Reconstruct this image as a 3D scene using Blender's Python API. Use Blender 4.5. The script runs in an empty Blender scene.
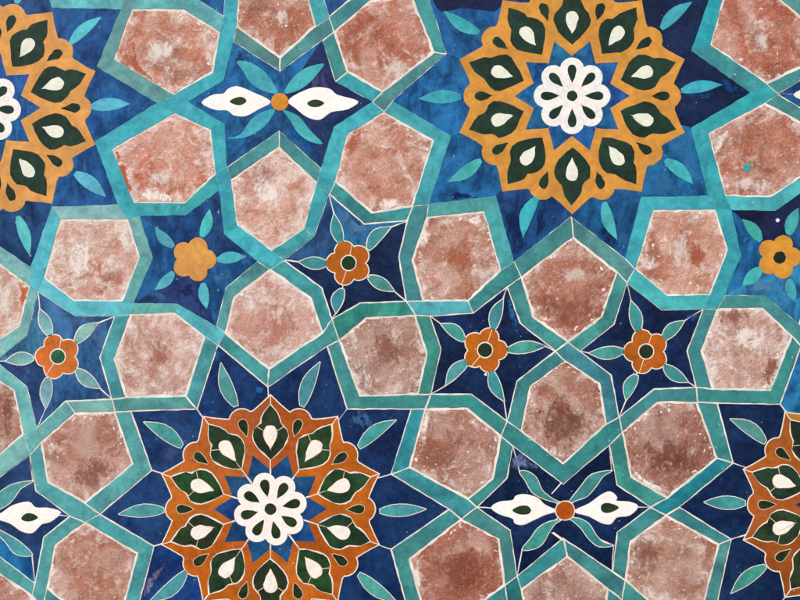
import bpy, math, random
from mathutils import noise, Vector
R = random.Random(7)
S = 0.001                      # one unit of the drawing is one millimetre
ZC = 1.5                       # height of the middle of the panel above the ground

# ------------------------------------------------------------------ camera, sky, sun, exposure
scene = bpy.context.scene
cam_d = bpy.data.cameras.new('camera'); cam = bpy.data.objects.new('camera', cam_d)
scene.collection.objects.link(cam); scene.camera = cam
DIST = 1.7
cam.location = (0, -DIST, ZC); cam.rotation_euler = (math.radians(90), 0, 0)
cam_d.sensor_width = 36; cam_d.lens = 36 * DIST / 0.8
cam_d.clip_start = 0.05; cam_d.clip_end = 500
world = bpy.data.worlds.new('World'); scene.world = world; world.use_nodes = True
wn = world.node_tree.nodes; wl = world.node_tree.links
bg = wn['Background']; sky = wn.new('ShaderNodeTexSky'); sky.sky_type = 'NISHITA'; sky.sun_disc = False
EL, AZ = math.radians(46), math.radians(-42)          # the light comes from behind the camera, up and to the left
sky.sun_elevation = EL; sky.sun_rotation = math.radians(180) - AZ
sky.air_density = 1.0; sky.dust_density = 6.0; sky.ozone_density = 0.6
wl.new(sky.outputs[0], bg.inputs[0]); bg.inputs[1].default_value = 0.12
sun_d = bpy.data.lights.new('sun', 'SUN'); sun = bpy.data.objects.new('sun', sun_d); scene.collection.objects.link(sun)
sun_d.energy = 1.5; sun_d.angle = math.radians(24); sun_d.color = (1.0, 0.945, 0.89)
sdir = Vector((math.cos(EL) * math.sin(AZ), -math.cos(EL) * math.cos(AZ), math.sin(EL)))
sun.rotation_euler = sdir.to_track_quat('Z', 'Y').to_euler(); sun.location = (-2, -3, 4)
scene.view_settings.view_transform = 'Standard'; scene.view_settings.look = 'None'
scene.view_settings.exposure = 0.47; scene.view_settings.gamma = 1
scene.view_settings.use_curve_mapping = False

# ------------------------------------------------------------------ materials
def lin(c):
    return tuple(((v / 255) / 12.92 if v / 255 <= 0.04045 else ((v / 255 + 0.055) / 1.055) ** 2.4) for v in c[:3])

class NT:
    def __init__(s, name):
        s.m = bpy.data.materials.new(name); s.m.use_nodes = True
        s.t = s.m.node_tree; s.b = s.t.nodes['Principled BSDF']
        oi = s.n('ShaderNodeObjectInfo'); s.oi = oi
        tc = s.n('ShaderNodeTexCoord')
        v = s.n('ShaderNodeVectorMath'); v.operation = 'SCALE'; s.l(oi.outputs['Random'], v.inputs['Scale']); v.inputs[0].default_value = (37, 91, 53)
        a = s.n('ShaderNodeVectorMath'); a.operation = 'ADD'; s.l(tc.outputs['Object'], a.inputs[0]); s.l(v.outputs[0], a.inputs[1])
        s.co = a.outputs[0]
    def n(s, k): return s.t.nodes.new(k)
    def l(s, a, b): s.t.links.new(a, b)
    def noise(s, scale, detail=4, rough=0.55, dist=0.0, sc=None):
        co = s.co
        if sc:
            m = s.n('ShaderNodeMapping'); m.inputs['Scale'].default_value = sc; s.l(co, m.inputs[0]); co = m.outputs[0]
        x = s.n('ShaderNodeTexNoise'); x.inputs['Scale'].default_value = scale; x.inputs['Detail'].default_value = detail
        x.inputs['Roughness'].default_value = rough; x.inputs['Distortion'].default_value = dist; s.l(co, x.inputs['Vector'])
        return x.outputs['Fac']
    def ramp(s, fac, a, b, va=0.0, vb=1.0):
        x = s.n('ShaderNodeMapRange'); x.interpolation_type = 'SMOOTHSTEP'
        for i, val in ((1, a), (2, b), (3, va), (4, vb)): x.inputs[i].default_value = val
        s.l(fac, x.inputs[0]); return x.outputs[0]
    def mix(s, f, a, b, mode='MIX'):
        x = s.n('ShaderNodeMix'); x.data_type = 'RGBA'; x.blend_type = mode
        for v, i in ((f, 0), (a, 6), (b, 7)):
            if isinstance(v, (int, float)): x.inputs[i].default_value = v
            elif isinstance(v, tuple): x.inputs[i].default_value = (*v, 1)
            else: s.l(v, x.inputs[i])
        return x.outputs[2]
    def math(s, op, a, b):
        x = s.n('ShaderNodeMath'); x.operation = op
        for v, i in ((a, 0), (b, 1)):
            if isinstance(v, (int, float)): x.inputs[i].default_value = v
            else: s.l(v, x.inputs[i])
        return x.outputs[0]
    def bump(s, h, strength, dist, prev=None):
        x = s.n('ShaderNodeBump'); x.inputs['Strength'].default_value = strength; x.inputs['Distance'].default_value = dist
        s.l(h, x.inputs['Height'])
        if prev: s.l(prev, x.inputs['Normal'])
        return x.outputs[0]

def glaze(name, painted=False, rough=0.3, streak=(1, 1, 1), var=0.5, chips=True):
    t = NT(name); col = t.oi.outputs['Color']; amt = t.oi.outputs['Alpha']
    big = t.noise(38 if painted else 30, 5, 0.6, 0.6 if painted else 0.2, streak)
    mid = t.noise(150, 5, 0.65, 0.5, streak)
    fine = t.noise(900, 3, 0.6)
    dark = t.mix(1.0, col, (1 - 0.5 * var, 1 - 0.42 * var, 1 - 0.34 * var), 'MULTIPLY')
    light = t.mix(0.016 * var if painted else 0.003 * var, t.mix(1.0, col, (1 + .30 * var, 1 + .42 * var, 1 + .36 * var), 'MULTIPLY'), (0.45, 0.70, 0.85))
    light = t.mix(amt, col, light)
    dark = t.mix(amt, col, dark)
    c = t.mix(t.ramp(big, 0.36, 0.64), dark, light)
    c2 = t.mix(t.ramp(mid, 0.3, 0.7), t.mix(1.0, c, (1 - .3 * var, 1 - .26 * var, 1 - .22 * var), 'MULTIPLY'), t.mix(0.002, t.mix(1.0, c, (1.12, 1.1, 1.08), 'MULTIPLY'), (0.8, 0.85, 0.85)))
    c3 = t.mix(t.ramp(fine, 0.35, 0.65, 0, 0.18), c2, (0.02, 0.03, 0.04)) if not painted else \
         t.mix(t.ramp(fine, 0.55, 0.75, 0, 0.015), c2, (0.6, 0.68, 0.7))
    if name == 'blue_brushed_paint':
        st = t.noise(55, 7, 0.7, 1.1, (2.2, 1, 0.7)); dk = t.noise(20, 6, 0.62, 0.7); st2 = t.noise(120, 6, 0.7, 0.8, (0.6, 1, 2.4))
        c3 = t.mix(t.ramp(dk, 0.53, 0.70, 0, 0.42), c3, (0.010, 0.036, 0.11))
        c3 = t.mix(t.ramp(st, 0.50, 0.72, 0, 0.62), c3, t.mix(0.07, t.mix(1.0, col, (1.8, 1.5, 1.3), 'MULTIPLY'), (0.3, 0.6, 0.8)))
        c3 = t.mix(t.ramp(st2, 0.48, 0.30, 0, 0.45), c3, t.mix(1.0, c3, (0.45, 0.55, 0.6), 'MULTIPLY'))
    if name == 'turquoise_paint':
        st = t.noise(70, 6, 0.7, 0.7); c3 = t.mix(t.ramp(st, 0.52, 0.72, 0, 0.5), c3, t.mix(1.0, c3, (1.5, 1.12, 1.12), 'MULTIPLY'))
        c3 = t.mix(t.ramp(st, 0.46, 0.30, 0, 0.6), c3, t.mix(1.0, c3, (0.75, 0.80, 0.84), 'MULTIPLY'))
    # worn light specks where the glaze has flaked
    sp = t.noise(330, 2, 0.5); sp2 = t.noise(60, 3, 0.6)
    m = t.math('MULTIPLY', t.ramp(sp, 0.70, 0.74), t.ramp(sp2, 0.52, 0.60))
    if chips: c3 = t.mix(t.math('MULTIPLY', m, 0.75), c3, (0.62, 0.58, 0.52))
    t.l(c3, t.b.inputs['Base Color'])
    r = t.ramp(mid, 0.3, 0.7, rough - 0.07, rough + 0.14)
    t.l(r, t.b.inputs['Roughness']); t.b.inputs['Specular IOR Level'].default_value = 0.2
    b = t.bump(big, 0.35, 0.0025); b = t.bump(mid, 0.35, 0.0006, b); b = t.bump(fine, 0.35, 0.00012, b)
    t.l(b, t.b.inputs['Normal'])
    return t.m

def terracotta():
    t = NT('fired_terracotta'); col = t.oi.outputs['Color']; amt = t.oi.outputs['Alpha']
    big = t.noise(17, 8, 0.60, 1.4); n1 = t.noise(30, 8, 0.64, 0.9); n2 = t.noise(95, 7, 0.68, 0.6); n3 = t.noise(420, 4, 0.7); n4 = t.noise(1300, 2, 0.6)
    n5 = t.noise(34, 10, 0.68, 1.6); stain = t.noise(24, 6, 0.6, 0.8, (1.3, 1, 0.8)); n6 = t.noise(210, 5, 0.75, 0.3)
    ed = t.n('ShaderNodeAttribute'); ed.attribute_name = 'edge'; ed = ed.outputs['Fac']
    deep = t.mix(1.0, col, (0.74, 0.58, 0.50), 'MULTIPLY')
    c = t.mix(t.ramp(n1, 0.36, 0.62), deep, col)
    # burnt orange and grey-brown firing stains
    c = t.mix(t.ramp(n5, 0.53, 0.65, 0, 0.5), c, t.mix(1.0, col, (1.02, 0.62, 0.42), 'MULTIPLY'))
    c = t.mix(t.ramp(stain, 0.50, 0.68, 0, 0.60), c, t.mix(0.35, t.mix(1.0, col, (0.50, 0.42, 0.42), 'MULTIPLY'), (0.20, 0.15, 0.14)))
    # pale rubbed film
    film = t.ramp(t.math('ADD', big, t.math('MULTIPLY', amt, 0.12)), 0.46, 0.70, 0, 0.62)
    c = t.mix(film, c, t.mix(0.5, col, (0.80, 0.66, 0.61)))
    # chalky lime patches with crisp torn edges, thicker towards the joints
    s = t.math('ADD', t.math('MULTIPLY', n5, 0.6), t.math('MULTIPLY', n2, 0.4))
    s = t.math('ADD', s, t.math('MULTIPLY', amt, 0.11)); s = t.math('ADD', s, t.math('MULTIPLY', t.math('SUBTRACT', ed, 0.35), 0.05))
    s = t.math('ADD', s, t.math('MULTIPLY', t.math('SUBTRACT', n6, 0.5), 0.14))
    c = t.mix(t.ramp(s, 0.54, 0.71, 0, 0.76), c, (0.80, 0.74, 0.72))
    c = t.mix(t.ramp(n3, 0.52, 0.72, 0, 0.36), c, (0.78, 0.70, 0.66))
    c = t.mix(t.ramp(n6, 0.46, 0.28, 0, 0.34), c, t.mix(1.0, col, (0.55, 0.40, 0.33), 'MULTIPLY'))
    c = t.mix(t.ramp(n3, 0.36, 0.26, 0, 0.45), c, (0.10, 0.05, 0.04))
    cr = t.noise(240, 2, 0.5); cr2 = t.noise(40, 2, 0.5)
    thr = t.math('ADD', cr, t.math('MULTIPLY', ed, 0.08))
    c = t.mix(t.math('MULTIPLY', t.ramp(thr, 0.70, 0.74), t.ramp(cr2, 0.42, 0.52)), c, (0.84, 0.80, 0.77))
    t.l(c, t.b.inputs['Base Color']); t.b.inputs['Roughness'].default_value = 0.82
    t.b.inputs['Specular IOR Level'].default_value = 0.25
    b = t.bump(n1, 0.5, 0.004); b = t.bump(n2, 0.7, 0.002, b); b = t.bump(n6, 0.6, 0.0008, b); b = t.bump(n3, 0.6, 0.0004, b)
    t.l(b, t.b.inputs['Normal']); return t.m

def paint_film():
    """a thin ragged film of paint, lime or painted gloss lying on the tile under it"""
    t = NT('thin_film'); ed = t.n('ShaderNodeAttribute'); ed.attribute_name = 'edge'
    n1 = t.noise(90, 7, 0.72, 0.5, (1.3, 1, 0.8)); n2 = t.noise(320, 4, 0.7)
    v = t.math('ADD', t.math('SUBTRACT', 1.0, ed.outputs['Fac']), t.math('MULTIPLY', t.math('SUBTRACT', n1, 0.53), 4.2))
    v = t.math('ADD', v, t.math('MULTIPLY', t.math('SUBTRACT', n2, 0.5), 1.8))
    t.l(t.math('MULTIPLY', t.ramp(v, 0.10, 1.0), t.oi.outputs['Alpha']), t.b.inputs['Alpha'])
    c = t.mix(t.ramp(n1, 0.3, 0.7), t.mix(1.0, t.oi.outputs['Color'], (0.85, 0.88, 0.9), 'MULTIPLY'), t.oi.outputs['Color'])
    t.l(c, t.b.inputs['Base Color']); t.b.inputs['Roughness'].default_value = 0.6; t.b.inputs['Specular IOR Level'].default_value = 0.1
    return t.m

def mortar(name, c0, c1):
    t = NT(name); n1 = t.noise(60, 5, 0.6); n2 = t.noise(700, 4, 0.7)
    c = t.mix(t.ramp(n1, 0.35, 0.65), c0, c1); c = t.mix(t.ramp(n2, 0.5, 0.25, 0, 0.4), c, tuple(v * 0.5 for v in c0))
    t.l(c, t.b.inputs['Base Color']); t.b.inputs['Roughness'].default_value = 0.9
    b = t.bump(n2, 0.6, 0.0004); t.l(b, t.b.inputs['Normal']); return t.m

M = dict(
    strap=glaze('turquoise_glaze', rough=0.32, var=0.7), strap_paint=glaze('turquoise_paint', True, 0.42, (1, 1, 1), 0.6),
    blue=glaze('navy_glaze', rough=0.26, var=0.9), blue_paint=glaze('blue_brushed_paint', True, 0.36, (1.2, 1, 0.85), 1.1),
    orange=glaze('orange_glaze', rough=0.28, var=0.45), gold=glaze('ochre_paint', True, 0.5, (1, 1, 1), 0.35, False),
    green=glaze('dark_green_glaze', rough=0.3, var=0.8, chips=False), white=glaze('white_glaze', rough=0.28, var=0.09, chips=False),
    terra=terracotta(), film=paint_film(), grout=mortar('white_grout', lin((226, 216, 206)), lin((240, 232, 224))),
    grout_warm=mortar('warm_grout', lin((206, 172, 142)), lin((224, 198, 172))),
    bed=mortar('lime_mortar', lin((214, 206, 198)), lin((242, 236, 230))))

# ------------------------------------------------------------------ geometry helpers
def W(p, z=0.0): return Vector(((p[0] - 400) * S, -z * S, (300 - p[1]) * S + ZC))

def area(p): return 0.5 * sum(p[i][0] * p[(i + 1) % len(p)][1] - p[(i + 1) % len(p)][0] * p[i][1] for i in range(len(p)))

def offset(poly, d):
    """move every side inwards by d (outwards if d < 0)"""
    sg = 1 if area(poly) > 0 else -1
    out = []; n = len(poly)
    for i in range(n):
        a, b, c = poly[i - 1], poly[i], poly[(i + 1) % n]
        e1 = Vector((b[0] - a[0], b[1] - a[1])); e2 = Vector((c[0] - b[0], c[1] - b[1]))
        if e1.length < 1e-6 or e2.length < 1e-6: out.append(b); continue
        e1.normalize(); e2.normalize()
        n1 = Vector((-e1.y, e1.x)) * sg; n2 = Vector((-e2.y, e2.x)) * sg
        m = n1 + n2
        if m.length < 1e-4: out.append(b); continue
        m.normalize(); k = min(1 / max(m.dot(n1), 0.3), 2.2)
        out.append((b[0] + m.x * d * k, b[1] + m.y * d * k))
    return out

def rough_edges(poly, step=5.0, amp=0.28, seed=0.0):
    out = []; n = len(poly)
    for i in range(n):
        a, b = poly[i], poly[(i + 1) % n]
        L = math.hypot(b[0] - a[0], b[1] - a[1]); k = max(1, int(L / step))
        nx, ny = ((b[1] - a[1]) / L, -(b[0] - a[0]) / L) if L > 1e-6 else (0, 0)
        for j in range(k):
            t = j / k; x, y = a[0] + (b[0] - a[0]) * t, a[1] + (b[1] - a[1]) * t
            w = noise.noise(Vector((x * 0.11, y * 0.11, seed))) * 1.4 + noise.noise(Vector((x * 0.45, y * 0.45, seed + 9))) * 1.0
            if j: out.append((x + nx * w * amp, y + ny * w * amp))
            else: out.append((x + w * amp * 0.6, y + w * amp * 0.6))
    return out

def smooth(pts, n=4):
    out = []; N = len(pts)
    for i in range(N):
        p0, p1, p2, p3 = pts[i - 1], pts[i], pts[(i + 1) % N], pts[(i + 2) % N]
        for j in range(n):
            t = j / n
            out.append(tuple(0.5 * ((2 * p1[k]) + (-p0[k] + p2[k]) * t + (2 * p0[k] - 5 * p1[k] + 4 * p2[k] - p3[k]) * t * t
                                    + (-p0[k] + 3 * p1[k] - 3 * p2[k] + p3[k]) * t ** 3) for k in (0, 1)))
    return out

def cen(poly): return (sum(p[0] for p in poly) / len(poly), sum(p[1] for p in poly) / len(poly))

def inframe(poly, m=14):
    xs = [p[0] for p in poly]; ys = [p[1] for p in poly]
    return max(xs) > -m and min(xs) < 800 + m and max(ys) > -m and min(ys) < 600 + m

def tile(name, poly, z, mat, col=(128, 128, 128), alpha=1.0, parent=None, gap=0.5, bev=0.5, jit=0.28, step=5.0, tilt=0.0, base=-1.0, edge=False, inner=(0.12, 0.28)):
    """one cut tile: sides down into the mortar bed, a worn rounded arris, a slightly tilted face"""
    seed = R.random() * 50
    if z > 1.02 and name != 'turquoise_strap': z = 1.02 + (z - 1.02) * 0.35; bev = min(bev, 0.22)
    p = rough_edges(offset(poly, gap), step, jit, seed) if jit else offset(poly, gap)
    c = cen(p); tx, ty = R.uniform(-tilt, tilt), R.uniform(-tilt, tilt)
    org = W(c, 0)
    V, F, E = [], [], []
    def ring(q, zz, e):
        s0 = len(V)
        for x, y in q:
            V.append(W((x, y), zz + (x - c[0]) * tx + (y - c[1]) * ty) - org); E.append(e)
        return s0
    n = len(p)
    rings = [ring(p, base, 1.0), ring(p, z - bev * 0.9, 1.0), ring(offset(p, bev * 0.35), z - bev * 0.25, 1.0), ring(offset(p, bev), z, 1.0)]
    if edge:
        for t in inner:
            rings.append(ring([(x + (c[0] - x) * t, y + (c[1] - y) * t) for x, y in offset(p, bev)], z + 0.02 * t, 1 - t / inner[-1]))
    pos = area(p) > 0
    for a, b in zip(rings, rings[1:]):
        for i in range(n):
            j = (i + 1) % n
            f = (a + i, a + j, b + j, b + i); F.append(f if not pos else f[::-1])
    top = tuple(range(rings[-1], rings[-1] + n)); F.append(top if not pos else top[::-1])
    me = bpy.data.meshes.new(name); me.from_pydata([tuple(v) for v in V], [], F); me.update()
    if edge:
        at = me.attributes.new('edge', 'FLOAT', 'POINT')
        for i, e in enumerate(E): at.data[i].value = e
    me.materials.append(M[mat])
    o = bpy.data.objects.new(name, me); scene.collection.objects.link(o)
    k = CORR.get(mat, (1, 1, 1)); o.color = (*(a * b for a, b in zip(lin(col), k)), alpha)
    if parent is not None:
        o.parent = parent; o.location = org - POS[parent.name]
    else: o.location = org
    POS[o.name] = org
    return o
POS = {}
# linear factors that bring the colours read off the photograph to the pigments' own colours
CORR = {'blue': (.55, .88, .80), 'blue_paint': (.58, 1.06, .96), 'strap': (.88, .88, 1.02), 'strap_paint': (.95, .97, 1.12), 'gold': (.84, .82, .80), 'orange': (.82, .88, .8), 'green': (.85, .78, .85), 'terra': (.95, 1.04, 1.05), 'white': (1.1, 1.12, 1.15)}

def thing(name, at, label, cat, group=None):
    o = bpy.data.objects.new(name, None); scene.collection.objects.link(o); o.empty_display_size = 0.02
    o.location = W(at, 0); POS[o.name] = W(at, 0)
    o['label'] = label; o['category'] = cat
    if group: o['group'] = group
    return o

def flat_lines(name, polys, z, parent, mat='grout'):
    """raised grout joints of one panel, gathered in one mesh"""
    z = 1.02 + (z - 1.02) * 0.35
    V, F = [], []; org = POS[parent.name]
    for p in polys:
        n = len(p); pos = area(p) > 0
        s0 = len(V); V += [tuple(W(q, -0.5) - org) for q in p]; s1 = len(V); V += [tuple(W(q, z) - org) for q in p]
        for i in range(n):
            f = (s0 + i, s0 + (i + 1) % n, s1 + (i + 1) % n, s1 + i); F.append(f if not pos else f[::-1])
        t = tuple(range(s1, s1 + n)); F.append(t if not pos else t[::-1])
    me = bpy.data.meshes.new(name); me.from_pydata(V, [], F); me.update(); me.materials.append(M[mat])
    o = bpy.data.objects.new(name, me); scene.collection.objects.link(o); o.parent = parent; POS[o.name] = org
    o.color = (*lin((228, 218, 208)), 1)
    return o

# ------------------------------------------------------------------ the wall behind the mosaic
def wall():
    x0, x1, y0, y1 = -330, 1130, -260, 860
    V = [tuple(W((x, y), z)) for z in (-60, 0.86) for x, y in ((x0, y0), (x1, y0), (x1, y1), (x0, y1))]
    F = [(4, 5, 6, 7), (3, 2, 1, 0), (0, 1, 5, 4), (1, 2, 6, 5), (2, 3, 7, 6), (3, 0, 4, 7)]
    me = bpy.data.meshes.new('wall'); me.from_pydata(V, [], F); me.update()
    import bmesh
    bm = bmesh.new(); bm.from_mesh(me); bmesh.ops.recalc_face_normals(bm, faces=bm.faces); bm.to_mesh(me); bm.free()
    me.materials.append(M['bed']); o = bpy.data.objects.new('wall', me); scene.collection.objects.link(o)
    o['kind'] = 'structure'; o['label'] = 'lime mortar wall face in which the mosaic tiles are set'
wall()

# ------------------------------------------------------------------ layout of the interlace
# crossings of the turquoise straps
X = {1: (175, 104), 2: (228, 29), 3: (223, 178), 4: (325, 29), 5: (326, 181), 6: (382, 102), 7: (130, 211), 8: (36, 280), 9: (126, 308),
     10: (216, 335), 11: (271, 260), 12: (330, 335), 13: (121, 405), 14: (419, 308), 15: (419, 212), 16: (421, 402), 17: (511, 274),
     18: (567, 351), 19: (626, 270), 20: (511, 434), 21: (614, 430), 22: (463, 509), 23: (660, 506), 24: (512, 588), 25: (617, 585),
     26: (714, 302), 27: (720, 203), 28: (763, 94), 29: (706, 395), 30: (800, 335), 31: (85, 514), 32: (33, 442), 33: (39, 592),
     34: (-12, 361), 35: (130, 1), 36: (271, -54), 37: (416, -13), 38: (722, -15), 39: (817, 18), 40: (813, 173), 41: (708, 618),
     42: (419, 618), 43: (568, 665), 44: (126, 621), 45: (-60, 592), 46: (-63, 449), 47: (-55, 277), 48: (38, -60)}

def star10(c, tips, cons, tr=174, cr=123):
    """ten pointed star outline: traced corners where seen, regular ones elsewhere"""
    out = []
    for k in range(10):
        a = math.radians(36 * k); b = math.radians(36 * k + 18)
        out.append(tips.get(k, (c[0] + tr * math.cos(a), c[1] + tr * math.sin(a))))
        out.append(cons.get(k, (c[0] + cr * math.cos(b), c[1] + cr * math.sin(b))))
    return out

CA, CB, CC, CD = (572, 96), (270.5, 509), (-17, 108), (852, 504.5)
STARS = {
 'A': star10(CA, {0: (750, 93), 1: (708, 196), 2: (625, 258), 3: (514, 261), 4: (429, 204), 5: (393, 101), 6: (428, -7), 7: (514, -73), 8: (625, -70), 9: (712, -9)},
             {0: (691, 128), 1: (641, 197), 2: (571, 216), 3: (496, 196), 4: (451, 136), 5: (447, 54), 6: (495, -8), 7: (571, -32), 8: (641, -10), 9: (691, 51)}),
 'B': star10(CB, {0: (449, 509), 1: (408, 611), 2: (327, 668), 3: (216, 670), 4: (137, 611), 5: (100, 514), 6: (131, 411), 7: (218, 345), 8: (327, 346), 9: (411, 409)},
             {0: (391, 549), 1: (347, 612), 2: (270, 632), 3: (197, 612), 4: (154, 546), 5: (152, 470), 6: (197, 409), 7: (268, 387), 8: (347, 409), 9: (391, 474)}),
 'C': star10(CC, {0: (157, 103), 1: (118, 204.5), 2: (31, 267), 3: (-54, 268), 8: (31, -53), 9: (121, 9.5)},
             {0: (95, 142), 1: (52, 207), 2: (-12, 238), 8: (52, 8), 9: (97, 67)}),
 'D': star10(CD, {4: (715, 612), 5: (679, 507), 6: (717, 403), 7: (801, 346)}, {4: (731, 539), 5: (733, 463), 6: (780, 404), 7: (853, 385)}),
 'S1': [(188, 102), (224, 80), (233, 42), (280, 72), (322, 41), (335, 82), (372, 102), (334, 127), (321, 168), (279, 130), (227, 167), (225, 124)],
 'S2': [(477, 507), (507, 478), (513, 446), (563, 484), (609, 445), (617, 485), (650, 507), (617, 532), (612, 571), (563, 538), (517, 576), (510, 530)],
 'S3': [(-103, 519), (-72, 495), (-64, 458), (-17, 489), (30, 455), (36, 491), (70, 516), (44, 537), (35, 583), (-15, 545), (-62, 585), (-72, 540)],
 'S4': [(778, 94), (815, 72), (824, 34), (872, 62), (912, 33), (926, 72), (960, 93), (926, 117), (912, 158), (870, 122), (816, 159), (815, 117)],
 'Y': [(140, 216), (186, 215.5), (219, 191), (224, 234), (257, 261), (225, 288), (216, 326), (178, 304), (134, 303), (153, 258)],
 'F2': [(329, 194), (364, 224), (407, 221), (399, 257), (406, 301), (360, 303), (332, 319), (322, 288), (284, 260), (314, 236)],
 'F3': [(38, 291), (75, 315.5), (115, 316), (100, 357), (112, 399), (66, 401), (37, 428), (27, 387), (-4, 361), (27, 335)],
 'F4': [(507, 287), (520, 323), (555, 351), (517, 381), (507, 421), (471, 394), (431, 394), (441, 349), (430, 316), (473, 313)],
 'F5': [(627, 283), (662, 310), (703, 309), (687, 351), (696, 387), (654, 389), (619, 417), (611, 375), (580, 351), (614, 324)],
 'F6': [(731, 210), (775, 211), (808, 188), (814, 225), (848, 254), (812, 283), (798, 323), (765, 295), (725, 295), (741, 255)],
 'G1': [(140, -8), (186, -8), (224, 17), (227, -26), (257, -55), (225, -80), (216, -118), (178, -96), (134, -95), (153, -50)],
 'G2': [(329, 17), (369, -17), (405, -20), (399, -50), (406, -93), (360, -95), (332, -111), (322, -80), (284, -54), (314, -30)],
 'G3': [(731, -24), (777, -25), (812, 4), (816, -40), (848, -66), (812, -95), (740, -70)],
 'G4': [(507, 599), (517, 639), (555, 669), (520, 697), (507, 733), (473, 707), (430, 704), (441, 671), (430, 626), (471, 626)],
 'G5': [(622, 600), (611, 645), (580, 669), (614, 696), (627, 737), (662, 710), (703, 711), (687, 669), (695, 626), (654, 627)],
 'G6': [(43, 607), (67, 630), (112, 626), (100, 670), (112, 715), (66, 710), (37, 735), (27, 700), (-4, 670), (27, 645)],
}
T = {
 'T0': [(60, -9), (128, -10), (140, -48), (123, -92), (74, -92), (44, -67)],
 'T1': [(132, 9), (184, 9.5), (220, 32), (213, 73), (174, 95), (114, 59)],
 'T2': [(175, 113), (211, 130), (216, 174), (185, 203.5), (134, 203), (112, 149)],
 'T3': [(280, 58), (316, 26), (303, -22), (273, -45), (240, -20), (236, 26)],
 'T4': [(334, 32), (370, 1), (411, -5), (434, 52), (382, 92), (347, 72)],
 'T5': [(384, 112), (434, 140), (413, 206), (372, 213), (335, 181), (347, 134)],
 'T6': [(279, 147), (317, 183), (304, 229), (272, 251), (237, 225), (231, 180)],
 'T7': [(60.5, 219), (128, 219), (140, 257), (123, 301), (74, 301), (44, 278)],
 'T8': [(131, 314), (175, 312.5), (205, 336), (186, 396), (126, 397), (114, 359)],
 'T9': [(270, 269), (311, 298), (323, 333), (269, 369), (225, 333), (234, 297)],
 'T10': [(339, 340), (366, 318), (415.5, 315), (427, 354), (418, 394), (360, 396)],
 'T11': [(427, 217), (484, 211), (501, 270), (468, 301), (423, 301), (412, 260)],
 'T12': [(573, 237), (617, 272), (602, 317), (568, 342), (533, 317), (521, 277)],
 'T13': [(565, 361), (599, 383), (606, 424), (563, 464), (521, 431), (530, 386)],
 'T14': [(425, 409), (467, 408), (501, 436), (493, 479), (468, 499), (409, 467)],
 'T15': [(461, 519), (499, 539), (505, 585), (468, 612), (424, 612), (409, 559)],
 'T16': [(567, 556), (608, 589), (602, 630), (568, 655), (530, 630), (521, 589)],
 'T17': [(657, 402), (697, 402), (717, 458), (667, 498), (631, 477), (622, 432)],
 'T18': [(666, 515), (719, 544), (701, 612), (660, 611), (625, 580), (630, 541)],
 'T19': [(717, 309), (762, 308), (792, 336), (770, 390), (712, 389), (701, 351)],
 'T20': [(653, 210), (715, 209.5), (728, 250), (710, 295), (667, 296), (635, 269)],
 'T21': [(764, 103), (812, 128), (806, 174), (771, 197), (725, 196), (708, 133)],
 'T22': [(725, -10), (772, -7), (808, 23), (803, 66), (766, 84), (710, 45)],
 'T23': [(-10, 256), (30, 286), (20, 327), (-12, 347), (-46, 325), (-48, 285)],
 'T24': [(-14, 372), (15, 390), (24, 434), (-17, 470), (-58, 440), (-50, 395)],
 'T25': [(75, 413), (115, 412), (133, 464), (85, 503), (48, 482), (41, 442)],
 'T26': [(85, 522), (138, 553), (121, 616), (80, 615), (47, 588), (55, 545)],
 'T27': [(-12, 566), (32, 595), (22, 640), (-12, 665), (-48, 640), (-55, 600)],
 'T31': [(857, 264), (898, 293), (910, 328), (856, 364), (810, 333), (821, 292)],
}
DESC = {'A': 'the star with the complete ochre medallion', 'B': 'the orange medallion star at lower left', 'C': 'the left edge ochre medallion star',
 'D': 'the right edge orange medallion star', 'S1': 'the white petalled star with ochre disc', 'S2': 'the white petalled star with orange disc',
 'S3': 'the left edge white petalled star', 'S4': 'the half hidden star at the top right edge', 'Y': 'the star with the plain ochre flower',
 'F2': 'the orange flower star at upper centre', 'F3': 'the faded orange flower star at left', 'F4': 'the orange flower star in the middle',
 'F5': 'the orange flower star at right', 'F6': 'the ochre flower star with green eye', 'G1': 'the cropped blue star tip at top left',
 'G2': 'the cropped blue star tip at top middle', 'G3': 'the hidden star above the top right corner', 'G4': 'the cropped blue tip at bottom middle',
 'G5': 'the cropped blue tip at bottom right', 'G6': 'the cropped blue tip at bottom left'}

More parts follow.
